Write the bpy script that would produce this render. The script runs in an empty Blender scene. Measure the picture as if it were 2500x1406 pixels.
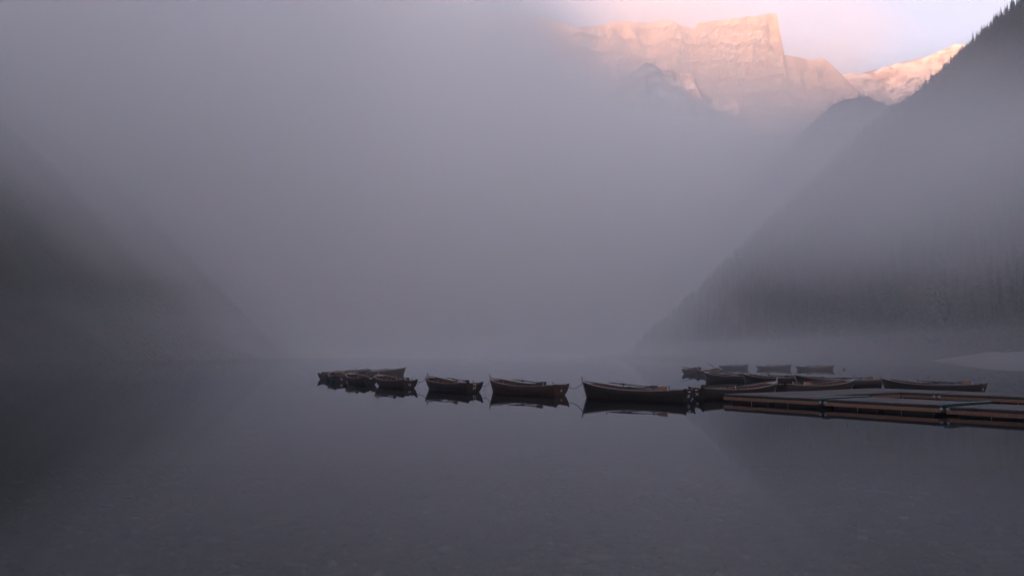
import bpy, bmesh, math, random
import numpy as np
from mathutils import Vector, Matrix

R = math.radians
scene = bpy.context.scene
COL = scene.collection
random.seed(7)

# ------------------------------------------------------------------ camera
CAM_H = 2.0
F_PX = 2000.0
PITCH = R(4.72)
cam_d = bpy.data.cameras.new('camera')
cam_d.sensor_width = 36.0
cam_d.lens = F_PX / 2500.0 * 36.0
cam_d.clip_start = 0.1
cam_d.clip_end = 90000
cam = bpy.data.objects.new('camera', cam_d)
COL.objects.link(cam)
cam.location = (0, 0, CAM_H)
cam.rotation_euler = (R(90) + PITCH, 0, 0)
scene.camera = cam


def ray_at(px, py, D):
    """ground-plan point at forward distance D seen at photograph pixel (px, py)"""
    dx = (px - 1250) / F_PX
    dz = (703 - py) / F_PX
    fy = math.cos(PITCH) - dz * math.sin(PITCH)
    fz = math.sin(PITCH) + dz * math.cos(PITCH)
    return (dx * D / fy, D, CAM_H + fz * D / fy)


# ------------------------------------------------------------------ sky and sun
SUN_AZ = Vector((-0.55, -0.835))          # towards the sun, in plan: behind the left shoulder
SUN_EL = R(5.5)
world = bpy.data.worlds.new('World')
scene.world = world
world.use_nodes = True
wn = world.node_tree
wn.nodes.clear()
wo = wn.nodes.new('ShaderNodeOutputWorld')
wb = wn.nodes.new('ShaderNodeBackground')
ws = wn.nodes.new('ShaderNodeTexSky')
ws.sky_type = 'NISHITA'
ws.sun_disc = False
ws.sun_elevation = SUN_EL
ws.sun_rotation = math.atan2(SUN_AZ.x, SUN_AZ.y)
ws.altitude = 1500
ws.air_density = 0.9
ws.dust_density = 1.2
ws.ozone_density = 1.3
wb.inputs['Strength'].default_value = 0.10
wn.links.new(ws.outputs[0], wb.inputs['Color'])
wn.links.new(wb.outputs[0], wo.inputs['Surface'])

sun_d = bpy.data.lights.new('sun', 'SUN')
sun_d.energy = 5.0
sun_d.angle = R(0.5)
sun_d.color = (1.0, 0.43, 0.20)
sun = bpy.data.objects.new('sun', sun_d)
COL.objects.link(sun)
to_sun = Vector((SUN_AZ.x * math.cos(SUN_EL), SUN_AZ.y * math.cos(SUN_EL), math.sin(SUN_EL)))
sun.rotation_euler = to_sun.to_track_quat('Z', 'Y').to_euler()
sun.location = (-50, -40, 60)

# ------------------------------------------------------------------ exposure and sampling
vs = scene.view_settings
vs.view_transform = 'Standard'
vs.look = 'None'
vs.exposure = 2.67
vs.gamma = 1.0
vs.use_curve_mapping = False
cy = scene.cycles
cy.use_denoising = True
cy.max_bounces = 14
cy.volume_bounces = 12
cy.transparent_max_bounces = 16
cy.volume_step_rate = 1.0
cy.volume_max_steps = 256
cy.caustics_reflective = False
cy.caustics_refractive = False
cy.sample_clamp_indirect = 6


# ------------------------------------------------------------------ helpers
def tag(o, label=None, cat=None, group=None, kind=None):
    if label: o['label'] = label
    if cat: o['category'] = cat
    if group: o['group'] = group
    if kind: o['kind'] = kind
    return o


def link(name, me, mat=None, parent=None):
    o = bpy.data.objects.new(name, me)
    COL.objects.link(o)
    if mat is not None and me is not None and hasattr(me, 'materials') and len(me.materials) == 0:
        for m in (mat if isinstance(mat, (list, tuple)) else [mat]):
            me.materials.append(m)
    if parent is not None:
        o.parent = parent
    return o


def empty(name, loc=(0, 0, 0), rz=0.0):
    o = bpy.data.objects.new(name, None)
    COL.objects.link(o)
    o.location = loc
    o.rotation_euler = (0, 0, rz)
    o.empty_display_size = 0.2
    return o


def mesh_pd(name, verts, faces, smooth=False):
    me = bpy.data.meshes.new(name)
    me.from_pydata([tuple(v) for v in verts], [], faces)
    me.update()
    if smooth:
        me.polygons.foreach_set('use_smooth', [True] * len(me.polygons))
    return me


def copy_tree(o, parent=None):
    c = o.copy()
    COL.objects.link(c)
    c.parent = parent
    for ch in o.children:
        copy_tree(ch, c)
    return c


# vectorised value noise
def _hash(ix, iy, seed):
    h = (ix.astype(np.int64) * 374761393 + iy.astype(np.int64) * 668265263 + seed * 974634777) & 0x7fffffff
    h = ((h ^ (h >> 13)) * 1274126177) & 0x7fffffff
    h = h ^ (h >> 16)
    return (h & 0xffff) / 65535.0


def vnoise(x, y, seed=0):
    ix = np.floor(x); iy = np.floor(y)
    fx = x - ix; fy = y - iy
    fx = fx * fx * (3 - 2 * fx); fy = fy * fy * (3 - 2 * fy)
    a = _hash(ix, iy, seed); b = _hash(ix + 1, iy, seed)
    c = _hash(ix, iy + 1, seed); d = _hash(ix + 1, iy + 1, seed)
    return (a * (1 - fx) + b * fx) * (1 - fy) + (c * (1 - fx) + d * fx) * fy


def fbm(x, y, seed=0, octs=5, gain=0.5):
    s = 0; a = 1; t = 0
    for k in range(octs):
        s = s + a * (vnoise(x, y, seed + k) * 2 - 1); t += a
        x = x * 2.03 + 17.1; y = y * 2.03 + 5.3; a *= gain
    return s / t


def ridged(x, y, seed=0, octs=4):
    s = 0; a = 1; t = 0
    for k in range(octs):
        s = s + a * (1 - np.abs(vnoise(x, y, seed + k) * 2 - 1)); t += a
        x = x * 2.1 + 7.7; y = y * 2.1 + 3.3; a *= 0.5
    return s / t


def smooth01(a, b, v):
    t = np.clip((v - a) / (b - a), 0, 1)
    return t * t * (3 - 2 * t)


def height_mesh(name, xs, ys, fn, smooth=True):
    X, Y = np.meshgrid(np.asarray(xs, float), np.asarray(ys, float))
    X, Y, Z = fn(X, Y)
    nx, ny = len(xs), len(ys)
    v = np.stack([X.ravel(), Y.ravel(), Z.ravel()], 1)
    idx = np.arange(nx * ny).reshape(ny, nx)
    f = np.stack([idx[:-1, :-1].ravel(), idx[:-1, 1:].ravel(), idx[1:, 1:].ravel(), idx[1:, :-1].ravel()], 1)
    me = bpy.data.meshes.new(name)
    me.vertices.add(len(v)); me.vertices.foreach_set('co', v.ravel())
    me.loops.add(f.size); me.loops.foreach_set('vertex_index', f.ravel().astype(np.int32))
    me.polygons.add(len(f)); me.polygons.foreach_set('loop_start', np.arange(0, f.size, 4, dtype=np.int32))
    me.polygons.foreach_set('loop_total', np.full(len(f), 4, dtype=np.int32))
    me.polygons.foreach_set('use_smooth', np.full(len(f), smooth))
    me.update(calc_edges=True)
    return me


# ------------------------------------------------------------------ material kit
def new_mat(name):
    m = bpy.data.materials.new(name)
    m.use_nodes = True
    nt = m.node_tree
    nt.nodes.clear()
    out = nt.nodes.new('ShaderNodeOutputMaterial')
    return m, nt, out


def N(nt, kind, **kw):
    n = nt.nodes.new(kind)
    for k, v in kw.items():
        if k in n.inputs:
            n.inputs[k].default_value = v
        else:
            setattr(n, k, v)
    return n


def math_n(nt, op, a, b=None, c=None, clamp=False):
    n = nt.nodes.new('ShaderNodeMath')
    n.operation = op
    n.use_clamp = clamp
    for i, v in enumerate((a, b, c)):
        if v is None: continue
        if isinstance(v, (int, float)): n.inputs[i].default_value = v
        else: nt.links.new(v, n.inputs[i])
    return n.outputs[0]


def ramp(nt, fac, stops, interp='LINEAR'):
    n = nt.nodes.new('ShaderNodeValToRGB')
    n.color_ramp.interpolation = interp
    e = n.color_ramp.elements
    while len(e) < len(stops): e.new(0.5)
    for i, (p, c) in enumerate(stops):
        e[i].position = p
        e[i].color = (c[0], c[1], c[2], 1) if isinstance(c, (tuple, list)) else (c, c, c, 1)
    nt.links.new(fac, n.inputs[0])
    return n.outputs[0]


def mixc(nt, fac, a, b, mode='MIX'):
    n = nt.nodes.new('ShaderNodeMix')
    n.data_type = 'RGBA'
    n.blend_type = mode
    for s, v in ((n.inputs[0], fac), (n.inputs[6], a), (n.inputs[7], b)):
        if isinstance(v, (int, float)): s.default_value = v
        elif isinstance(v, tuple): s.default_value = (v[0], v[1], v[2], 1)
        else: nt.links.new(v, s)
    return n.outputs[2]


def noise(nt, vec, scale, detail=4, rough=0.55, scl=None):
    if scl is not None:
        mp = nt.nodes.new('ShaderNodeMapping')
        mp.inputs['Scale'].default_value = scl
        nt.links.new(vec, mp.inputs[0]); vec = mp.outputs[0]
    n = N(nt, 'ShaderNodeTexNoise', Scale=scale, Detail=detail, Roughness=rough)
    nt.links.new(vec, n.inputs['Vector'])
    return n.outputs[0]


def finish(nt, out, col, rough=0.7, spec=0.4, bump=None, bstr=0.3, bdist=0.01, metallic=0.0):
    p = nt.nodes.new('ShaderNodeBsdfPrincipled')
    if isinstance(col, tuple): p.inputs['Base Color'].default_value = (*col, 1)
    else: nt.links.new(col, p.inputs['Base Color'])
    if isinstance(rough, (int, float)): p.inputs['Roughness'].default_value = rough
    else: nt.links.new(rough, p.inputs['Roughness'])
    p.inputs['Specular IOR Level'].default_value = spec
    p.inputs['Metallic'].default_value = metallic
    if bump is not None:
        b = N(nt, 'ShaderNodeBump', Strength=bstr, Distance=bdist)
        nt.links.new(bump, b.inputs['Height'])
        nt.links.new(b.outputs[0], p.inputs['Normal'])
    nt.links.new(p.outputs[0], out.inputs['Surface'])
    return p


def mat_forest():
    m, nt, out = new_mat('forest_floor')
    g = nt.nodes.new('ShaderNodeNewGeometry')
    n1 = noise(nt, g.outputs['Position'], 0.05, 6, 0.7)
    c = ramp(nt, n1, [(0.3, (0.008, 0.012, 0.010)), (0.55, (0.014, 0.019, 0.015)), (0.75, (0.024, 0.028, 0.024))])
    n2 = noise(nt, g.outputs['Position'], 0.18, 4, 0.7)
    finish(nt, out, c, 0.95, 0.1, n2, 1.0, 6.0)
    return m


def mat_rock():
    m, nt, out = new_mat('limestone')
    g = nt.nodes.new('ShaderNodeNewGeometry')
    pos = g.outputs['Position']
    strata = noise(nt, pos, 0.012, 6, 0.65, (0.35, 0.35, 2.6))
    big = noise(nt, pos, 0.006, 5, 0.6)
    c1 = ramp(nt, strata, [(0.30, (0.20, 0.145, 0.115)), (0.5, (0.43, 0.325, 0.26)), (0.68, (0.64, 0.51, 0.42))])
    c2 = mixc(nt, 0.4, c1, ramp(nt, big, [(0.3, (0.28, 0.21, 0.17)), (0.7, (0.58, 0.47, 0.40))]))
    # dark stain streaks down the wall, putting gully shade into the colour
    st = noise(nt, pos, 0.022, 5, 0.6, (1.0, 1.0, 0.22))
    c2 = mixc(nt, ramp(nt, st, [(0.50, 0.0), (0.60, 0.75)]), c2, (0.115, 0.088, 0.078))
    # scree and old snow lie on the ledges
    sep = nt.nodes.new('ShaderNodeSeparateXYZ'); nt.links.new(g.outputs['Normal'], sep.inputs[0])
    led = math_n(nt, 'MULTIPLY', ramp(nt, sep.outputs[2], [(0.55, 0.0), (0.75, 1.0)]), ramp(nt, noise(nt, pos, 0.02, 4), [(0.42, 0.0), (0.52, 1.0)]))
    band = math_n(nt, 'MULTIPLY', ramp(nt, noise(nt, pos, 0.016, 5, 0.6, (0.45, 0.45, 3.2)), [(0.60, 0.0), (0.635, 1.0)]), ramp(nt, sep.outputs[2], [(0.12, 0.0), (0.3, 1.0)]))
    c3 = mixc(nt, math_n(nt, 'MAXIMUM', led, band), c2, (0.80, 0.78, 0.76))
    b = noise(nt, pos, 0.035, 8, 0.75, (1.0, 1.0, 0.6))
    finish(nt, out, c3, 0.95, 0.1, b, 0.8, 9.0)
    return m


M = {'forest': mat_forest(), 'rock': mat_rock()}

# ------------------------------------------------------------------ the setting: slopes and mountains
def left_fn(X, Y):
    shore = -160 - 0.12 * np.clip(Y - 300, 0, None) + 8 * fbm(X * 0 + 3, Y / 60, 3)
    d = shore - X
    z = d * (0.95 + 0.12 * fbm(X / 300, Y / 300, 11))
    z = z + 34 * fbm(X / 200, Y / 320, 12, 5) * smooth01(0, 200, d) + 10 * ridged(X / 60, Y / 60, 15) * smooth01(20, 200, d)
    crest = 815 + 110 * fbm(Y / 260, X * 0, 21, 5) + 260 * np.exp(-((Y + 330) / 150.0) ** 2)  # unseen stretch of crest: hump added to throw shade on the buttress
    z = np.where(z > crest, crest - 0.35 * (z - crest), z)
    z = z * smooth01(4200, 2500, Y)
    return X, Y, np.maximum(z, -12 + 0 * z)


tag(link('left_hillside', height_mesh('left_hillside', np.arange(-2400, -60, 30), np.arange(-2200, 3300, 40), left_fn), M['forest']),
    'steep dark wooded slope fading into fog along the left side', 'hillside', kind='structure')


def right_shore(Y):
    return 106 + 58 * np.exp(-((Y - 330) / 115.0) ** 2) + 5 * fbm(Y * 0 + 1, Y / 45, 5)


def right_h(X, Y):
    d = X - right_shore(Y)
    steep = np.clip(d - 24, 0, None)
    z = 0.15 * np.clip(d, -60, 24) + steep * 0.90
    z = z + 16 * fbm(X / 90, Y / 90, 31, 4) * smooth01(0, 120, steep) + 7 * ridged(X / 40, Y / 40, 33, 3) * smooth01(5, 120, steep)
    z = np.where(steep > 0, z * smooth01(1250, 815, Y), z)
    z = np.minimum(z, 760)
    back = smooth01(-500, 150, Y)
    return np.maximum(np.where(z > 4, 4 + (z - 4) * (0.35 + 0.65 * back), z), -9)


def right_fn(X, Y):
    return X, Y, right_h(X, Y)


tag(link('right_hillside', height_mesh('right_hillside', np.concatenate([np.arange(60, 620, 6), np.arange(620, 2300, 40)]), np.concatenate([np.arange(-600, 90, 30), np.arange(90, 460, 7), np.arange(460, 1270, 16)]), right_fn), M['forest']),
    'steep wooded slope rising from the gravel shore on the right', 'hillside', kind='structure')

# the great peak: crest heights read off the skyline, 2.6 km away
PEAK_D = 2600
sky_px = [(700, 200), (950, 90), (1150, 60), (1300, 40), (1420, 62), (1500, 48), (1580, 46), (1640, 42), (1680, 62), (1692, 70), (1704, 56), (1760, 48), (1830, 42),
          (1885, 36), (1896, 42), (1903, 100), (1912, 140), (1960, 147), (2008, 143), (2030, 158), (2062, 190), (2120, 235), (2200, 300), (2400, 420), (2700, 520)]
cx = np.array([ray_at(p, q, PEAK_D)[0] for p, q in sky_px])
cz = np.array([ray_at(p, q, PEAK_D)[2] for p, q in sky_px])
but_px = [(1380, 330), (1470, 240), (1535, 188), (1560, 168), (1592, 148), (1640, 172), (1690, 186), (1712, 232), (1790, 245), (1850, 300), (1950, 380)]
BUT_D = 2150
bx = np.array([ray_at(p, q, BUT_D)[0] for p, q in but_px])
bz = np.array([ray_at(p, q, BUT_D)[2] for p, q in but_px])


def peak_fn(X, Y):
    C = np.interp(X, cx, cz) + 5 * fbm(X / 22, X * 0, 40, 3)
    yc = PEAK_D + 90 * (ridged(X / 330, X * 0 + 2, 41, 3) - 0.5)
    t = yc - Y
    wall = 310 + 120 * fbm(X / 110, X * 0, 51) + 90 * smooth01(680, 860, X)
    z1 = C - wall * np.clip(t / 110.0, 0, 1)
    tal = np.clip(t - 110, 0, None)
    z1 = z1 - tal * (C - wall - 20) / 1350.0 * (1 + 0.9 * np.exp(-tal / 220)) / 1.15
    z1 = z1 + 30 * fbm(X / 110, Y / 110, 61, 5) * smooth01(90, 300, t) + 62 * (ridged(X / 85 + Y / 400, Y / 260, 63) - 0.6) * smooth01(60, 200, t)
    zb = C + t * 0.55
    z = np.where(t < 0, zb, z1)
    # the wall itself: buttresses, chimneys and ledges pushed in and out along the view
    onwall = smooth01(2, 16, t) * smooth01(260, 130, t)
    wx = X + 30 * fbm(X / 120, z / 90, 42, 3)
    lg = (z + 30 * fbm(X / 170, z / 400, 55, 3) + X * 0.05) / 58.0
    fr = lg - np.floor(lg)
    push = 120 * (ridged(wx / 150, z / 480, 43, 3) - 0.55) + 40 * fbm(wx / 34, z / 130, 46, 6, 0.6) + 9 * fbm(X / 260, z / 11, 44, 3) - 26 * np.abs(fbm(wx / 60, z / 160, 47, 3))
    push = push - 20 * (fr - 0.5) * (0.4 + vnoise(X / 90, np.floor(lg), 48)) + 9 * fbm(X / 12, z / 12, 49, 3)
    Y2 = Y - push * onwall
    # dark buttress in front of the wall
    B = np.interp(X, bx, bz) + 10 * fbm(X / 20, X * 0, 72, 4)
    tb = BUT_D + 60 * (ridged(X / 60, Y / 200, 71) - 0.5) - Y
    z2 = B - np.where(tb > 0, tb * 0.85, -tb * 0.55) + 16 * fbm(X / 40, Y / 40, 73, 5)
    z = np.maximum(z, z2)
    z = np.where(Y < 1500, z * smooth01(1150, 1500, Y) - 9 * smooth01(1300, 1150, Y), z)
    return X, Y2, np.maximum(z, -8)


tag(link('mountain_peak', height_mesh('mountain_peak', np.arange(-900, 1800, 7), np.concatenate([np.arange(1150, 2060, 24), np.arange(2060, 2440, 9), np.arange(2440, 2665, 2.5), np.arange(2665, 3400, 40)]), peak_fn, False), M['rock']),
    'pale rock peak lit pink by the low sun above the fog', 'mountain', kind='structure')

RID_D = 3050
rid_px = [(1750, 330), (1900, 260), (1980, 215), (2050, 184), (2075, 180), (2150, 163), (2210, 148), (2260, 138), (2300, 120), (2335, 105), (2360, 104), (2400, 110), (2460, 118), (2560, 110), (2750, 150)]
rx = np.array([ray_at(p, q, RID_D)[0] for p, q in rid_px])
rz_ = np.array([ray_at(p, q, RID_D)[2] for p, q in rid_px])


def ridge_fn(X, Y):
    C = np.interp(X, rx, rz_) + 6 * fbm(X / 40, X * 0, 81)
    t = RID_D - Y + 90 * (ridged(X / 160, Y / 300, 83) - 0.5)
    z = C - np.where(t > 0, t * 0.82, -t * 0.5) + 30 * fbm(X / 90, Y / 90, 85, 6) * smooth01(10, 150, np.abs(t)) + 34 * (ridged((X + Y * 0.6) / 120, Y / 300, 87) - 0.6) * smooth01(10, 120, t)
    return X, Y, np.maximum(z, -8)


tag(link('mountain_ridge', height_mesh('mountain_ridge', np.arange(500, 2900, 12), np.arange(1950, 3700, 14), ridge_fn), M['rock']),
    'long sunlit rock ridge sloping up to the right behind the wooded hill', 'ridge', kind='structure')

HIL_D = 1350
hil_px = [(1300, 900), (1400, 880), (1500, 760), (1700, 610), (1850, 450), (1930, 352), (1990, 288), (2045, 246), (2110, 232), (2130, 236), (2168, 266), (2192, 252), (2215, 256), (2245, 250), (2300, 232), (2450, 180), (2700, 120)]
hx = np.array([ray_at(p, q, HIL_D)[0] for p, q in hil_px])
hz = np.array([ray_at(p, q, HIL_D)[2] for p, q in hil_px])


def hill_fn(X, Y):
    C = np.interp(X, hx, hz) + 9 * fbm(X / 18, Y / 18, 91, 4)
    t = HIL_D - Y
    z = C - np.where(t > 0, t * 0.9, -t * 0.7) + 18 * fbm(X / 60, Y / 60, 93, 4) * smooth01(5, 80, np.abs(t))
    return X, Y, np.maximum(z, -8)


tag(link('wooded_hill', height_mesh('wooded_hill', np.arange(40, 1700, 10), np.arange(900, 2000, 14), hill_fn), M['forest']),
    'dark wooded hill standing in front of the sunlit ridge', 'hill', kind='structure')

# ground sheet under everything, out past the mountains
tag(link('ground', height_mesh('ground', np.linspace(-2500, 3000, 25), np.linspace(-2300, 3800, 25), lambda X, Y: (X, Y, X * 0 - 14.0)), M['forest']),
    'dark valley floor below the slopes', 'ground', kind='structure')


# ------------------------------------------------------------------ water
def mat_water():
    m, nt, out = new_mat('lake_water')
    g = nt.nodes.new('ShaderNodeNewGeometry')
    pos = g.outputs['Position']
    n1 = noise(nt, pos, 1.1, 3, 0.5, (0.5, 1.6, 1))
    n2 = noise(nt, pos, 0.25, 2, 0.5, (0.4, 1.5, 1))
    h = math_n(nt, 'ADD', math_n(nt, 'MULTIPLY', n1, 0.35), n2)
    b = N(nt, 'ShaderNodeBump', Strength=0.06, Distance=0.02)
    nt.links.new(h, b.inputs['Height'])
    gl = N(nt, 'ShaderNodeBsdfGlossy', Roughness=0.015)
    gl.inputs['Color'].default_value = (0.88, 0.90, 0.93, 1)
    nt.links.new(b.outputs[0], gl.inputs['Normal'])
    tr = nt.nodes.new('ShaderNodeBsdfTransparent')
    tr.inputs['Color'].default_value = (0.27, 0.34, 0.37, 1)
    fr = N(nt, 'ShaderNodeFresnel', IOR=1.33)
    nt.links.new(b.outputs[0], fr.inputs['Normal'])
    mx = nt.nodes.new('ShaderNodeMixShader')
    nt.links.new(fr.outputs[0], mx.inputs[0])
    nt.links.new(tr.outputs[0], mx.inputs[1])
    nt.links.new(gl.outputs[0], mx.inputs[2])
    nt.links.new(mx.outputs[0], out.inputs['Surface'])
    return m


M['water'] = mat_water()
tag(link('lake_water', mesh_pd('lake_water', [(-700, -60, 0), (700, -60, 0), (700, 1500, 0), (-700, 1500, 0)], [(0, 1, 2, 3)]), M['water']),
    'still grey lake mirroring the boats and the fog', 'lake', kind='structure')


def mat_bed():
    m, nt, out = new_mat('lake_bed')
    g = nt.nodes.new('ShaderNodeNewGeometry')
    pos = g.outputs['Position']
    n = noise(nt, pos, 5.0, 6, 0.7)
    c = ramp(nt, n, [(0.3, (0.025, 0.025, 0.025)), (0.55, (0.055, 0.054, 0.051)), (0.75, (0.10, 0.097, 0.092))])
    n0 = noise(nt, pos, 0.5, 3)
    c = mixc(nt, ramp(nt, n0, [(0.5, 0.0), (0.7, 0.6)]), c, (0.045, 0.046, 0.026))
    finish(nt, out, c, 0.9, 0.2, n, 0.8, 0.08)
    return m


M['bed'] = mat_bed()


def bed_h(X, Y):
    return -0.28 - 0.028 * np.clip(Y - 4, 0, None) - 0.0028 * np.clip(Y - 12, 0, None) ** 2 + 0.03 * fbm(X / 1.5, Y / 1.5, 101) + 0.30 * np.clip(-Y - 1, 0, None)


tag(link('lake_bed', height_mesh('lake_bed', np.arange(-60, 60.1, 0.6), np.concatenate([np.arange(-12, 24, 0.4), np.arange(24, 66, 3.0)]), lambda X, Y: (X, Y, np.clip(bed_h(X, Y), -9.5, 1.2))), M['bed']),
    'gravelly lake bed showing through the shallow water in front', 'lake bed', kind='structure')

# ------------------------------------------------------------------ more materials
def mat_wood(name, dark, light, rough=0.45, spec=0.4, scl=(1.2, 18, 18), dist=0.004, tint=False):
    m, nt, out = new_mat(name)
    tc = nt.nodes.new('ShaderNodeTexCoord')
    oi = nt.nodes.new('ShaderNodeObjectInfo')
    off = N(nt, 'ShaderNodeVectorMath', operation='MULTIPLY_ADD')
    cmb = nt.nodes.new('ShaderNodeCombineXYZ')
    for k in range(3): nt.links.new(oi.outputs['Random'], cmb.inputs[k])
    nt.links.new(cmb.outputs[0], off.inputs[0]); off.inputs[1].default_value = (37.0, 11.0, 23.0)
    nt.links.new(tc.outputs['Object'], off.inputs[2])
    n = noise(nt, off.outputs[0], 1.6, 5, 0.6, scl)
    c = mixc(nt, ramp(nt, n, [(0.3, 0.0), (0.7, 1.0)]), dark, light)
    worn = noise(nt, off.outputs[0], 2.4, 4, 0.65)
    c = mixc(nt, ramp(nt, worn, [(0.55, 0.0), (0.75, 0.35)]), c, tuple(min(1, v * 0.6 + 0.05) for v in light))
    vb = math_n(nt, 'MULTIPLY_ADD', oi.outputs['Random'], 0.55, 0.72)
    vc_ = nt.nodes.new('ShaderNodeCombineXYZ')
    for k in range(3): nt.links.new(vb, vc_.inputs[k])
    c = mixc(nt, 1.0, c, vc_.outputs[0], 'MULTIPLY')
    if tint: c = mixc(nt, 1.0, c, oi.outputs['Color'], 'MULTIPLY')
    r = ramp(nt, worn, [(0.3, rough), (0.75, min(1, rough + 0.25))])
    finish(nt, out, c, r, spec, n, 0.35, dist)
    return m


def mat_plain(name, col, rough=0.6, spec=0.4, metallic=0.0, scale=9.0, var=0.35):
    m, nt, out = new_mat(name)
    tc = nt.nodes.new('ShaderNodeTexCoord')
    n = noise(nt, tc.outputs['Object'], scale, 4, 0.6)
    c = mixc(nt, n, tuple(v * (1 - var) for v in col), tuple(min(1, v * (1 + var)) for v in col))
    finish(nt, out, c, rough, spec, n, 0.2, 0.004, metallic)
    return m


M['hull_out'] = mat_wood('dark_stained_hull_wood', (0.012, 0.0082, 0.0085), (0.028, 0.017, 0.016), 0.42, 0.45, tint=True)
M['hull_in'] = mat_wood('red_brown_inner_wood', (0.060, 0.020, 0.016), (0.12, 0.044, 0.032), 0.5, 0.35)
M['gunwale'] = mat_wood('weathered_gunwale_wood', (0.15, 0.12, 0.115), (0.28, 0.235, 0.22), 0.5, 0.4)
M['thwart'] = mat_wood('thwart_wood', (0.13, 0.058, 0.038), (0.24, 0.12, 0.075), 0.5, 0.4)
M['iron'] = mat_plain('dark_iron', (0.035, 0.035, 0.04), 0.5, 0.5, 0.6)
M['plate'] = mat_plain('pale_plate', (0.62, 0.60, 0.58), 0.4, 0.5, 0.0, 14, 0.15)
M['number'] = mat_plain('white_paint', (0.66, 0.64, 0.62), 0.7, 0.3, 0.0, 22, 0.25)
M['shaft'] = mat_wood('oar_shaft_wood', (0.035, 0.022, 0.02), (0.07, 0.042, 0.034), 0.4, 0.45)
M['blade_lit'] = mat_wood('lit_oar_blade_wood', (0.17, 0.085, 0.062), (0.27, 0.14, 0.10), 0.45, 0.4)  # same blade wood caught by light, the brightness put into its colour
M['blade_shaded'] = mat_wood('shaded_wet_oar_blade_wood', (0.040, 0.026, 0.028), (0.075, 0.046, 0.044), 0.45, 0.4)  # same blade wood wet and turned from the light, shade put into colour
M['rope'] = mat_plain('wet_rope', (0.10, 0.092, 0.085), 0.9, 0.2, 0.0, 60, 0.5)
M['deck'] = mat_wood('grey_deck_plank', (0.055, 0.050, 0.051), (0.105, 0.098, 0.10), 0.75, 0.2, (1.0, 14, 14))
M['fascia'] = mat_wood('brown_fascia_timber', (0.15, 0.074, 0.048), (0.26, 0.135, 0.085), 0.6, 0.3, (0.8, 12, 12))
M['trim'] = mat_plain('black_edge_trim', (0.02, 0.02, 0.022), 0.6, 0.4)
M['float'] = mat_plain('dark_float_tank', (0.028, 0.032, 0.036), 0.5, 0.4)
M['teal'] = mat_plain('teal_strip', (0.02, 0.13, 0.135), 0.55, 0.4, 0.0, 40, 0.4)
M['galv'] = mat_plain('galvanised_steel', (0.26, 0.28, 0.28), 0.6, 0.5, 0.3, 20, 0.2)
M['stone'] = mat_plain('pale_lake_stone', (0.12, 0.117, 0.11), 0.8, 0.3, 0.0, 6, 0.35)
M['wallstone'] = mat_plain('grey_wall_stone', (0.26, 0.25, 0.24), 0.9, 0.2, 0.0, 0.8, 0.35)
M['bark'] = mat_plain('fir_bark', (0.045, 0.034, 0.027), 0.95, 0.1, 0.0, 2.0, 0.4)
M['buoy'] = mat_plain('faded_buoy', (0.10, 0.10, 0.11), 0.6, 0.4)


def mat_needles():
    m, nt, out = new_mat('fir_needles')
    g = nt.nodes.new('ShaderNodeNewGeometry')
    n = noise(nt, g.outputs['Position'], 0.35, 3, 0.6)
    c = ramp(nt, n, [(0.3, (0.010, 0.015, 0.011)), (0.6, (0.016, 0.023, 0.016)), (0.8, (0.024, 0.032, 0.021))])
    finish(nt, out, c, 0.9, 0.15)
    return m


M['needles'] = mat_needles()


def mat_gravel():
    m, nt, out = new_mat('shore_gravel')
    g = nt.nodes.new('ShaderNodeNewGeometry')
    pos = g.outputs['Position']
    n = noise(nt, pos, 1.4, 6, 0.75)
    n2 = noise(nt, pos, 0.12, 4, 0.6)
    c = ramp(nt, n, [(0.3, (0.07, 0.067, 0.064)), (0.55, (0.13, 0.124, 0.118)), (0.75, (0.21, 0.20, 0.19))])
    c = mixc(nt, ramp(nt, n2, [(0.45, 0.0), (0.7, 0.55)]), c, (0.12, 0.118, 0.11))
    finish(nt, out, c, 0.95, 0.15, n, 0.8, 0.15)
    return m


M['gravel'] = mat_gravel()

# ------------------------------------------------------------------ shore on the right
def beach_fn(U, Y):
    X = right_shore(Y) + U
    return X, Y, right_h(X, Y) + 0.12 + 0.12 * fbm(X / 3, Y / 3, 131) * smooth01(0, 6, U)


tag(link('gravel_beach', height_mesh('gravel_beach', np.arange(-4, 25.5, 1.0), np.arange(96, 322, 3.0), beach_fn), M['gravel']),
    'pale gravel beach running into the lake at the right edge', 'beach', kind='structure')

# low retaining wall at the head of the beach
wall_root = empty('retaining_wall', (0, 0, 0))
tag(wall_root, 'low grey stone wall along the top of the gravel beach', 'wall')
rngw = random.Random(3)
yy = 118.0
while yy < 262:
    ln = rngw.uniform(1.6, 3.2)
    y0, y1 = yy, yy + ln - 0.06
    pts = []
    for y in (y0, y1):
        sx = float(right_shore(np.array([y]))[0])
        for off in (23.3, 23.95):
            z0 = float(right_h(np.array([sx + off]), np.array([y]))[0]) - 0.3
            pts.append((sx + off, y, z0))
    top = rngw.uniform(0.75, 0.95)
    v = [p for p in pts] + [(p[0], p[1], p[2] + 0.3 + top) for p in pts]
    link('stone_block', mesh_pd('stone_block', v, [(0, 2, 3, 1), (4, 5, 7, 6), (0, 1, 5, 4), (2, 6, 7, 3), (0, 4, 6, 2), (1, 3, 7, 5)]), M['wallstone'], wall_root)
    yy += ln

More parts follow.
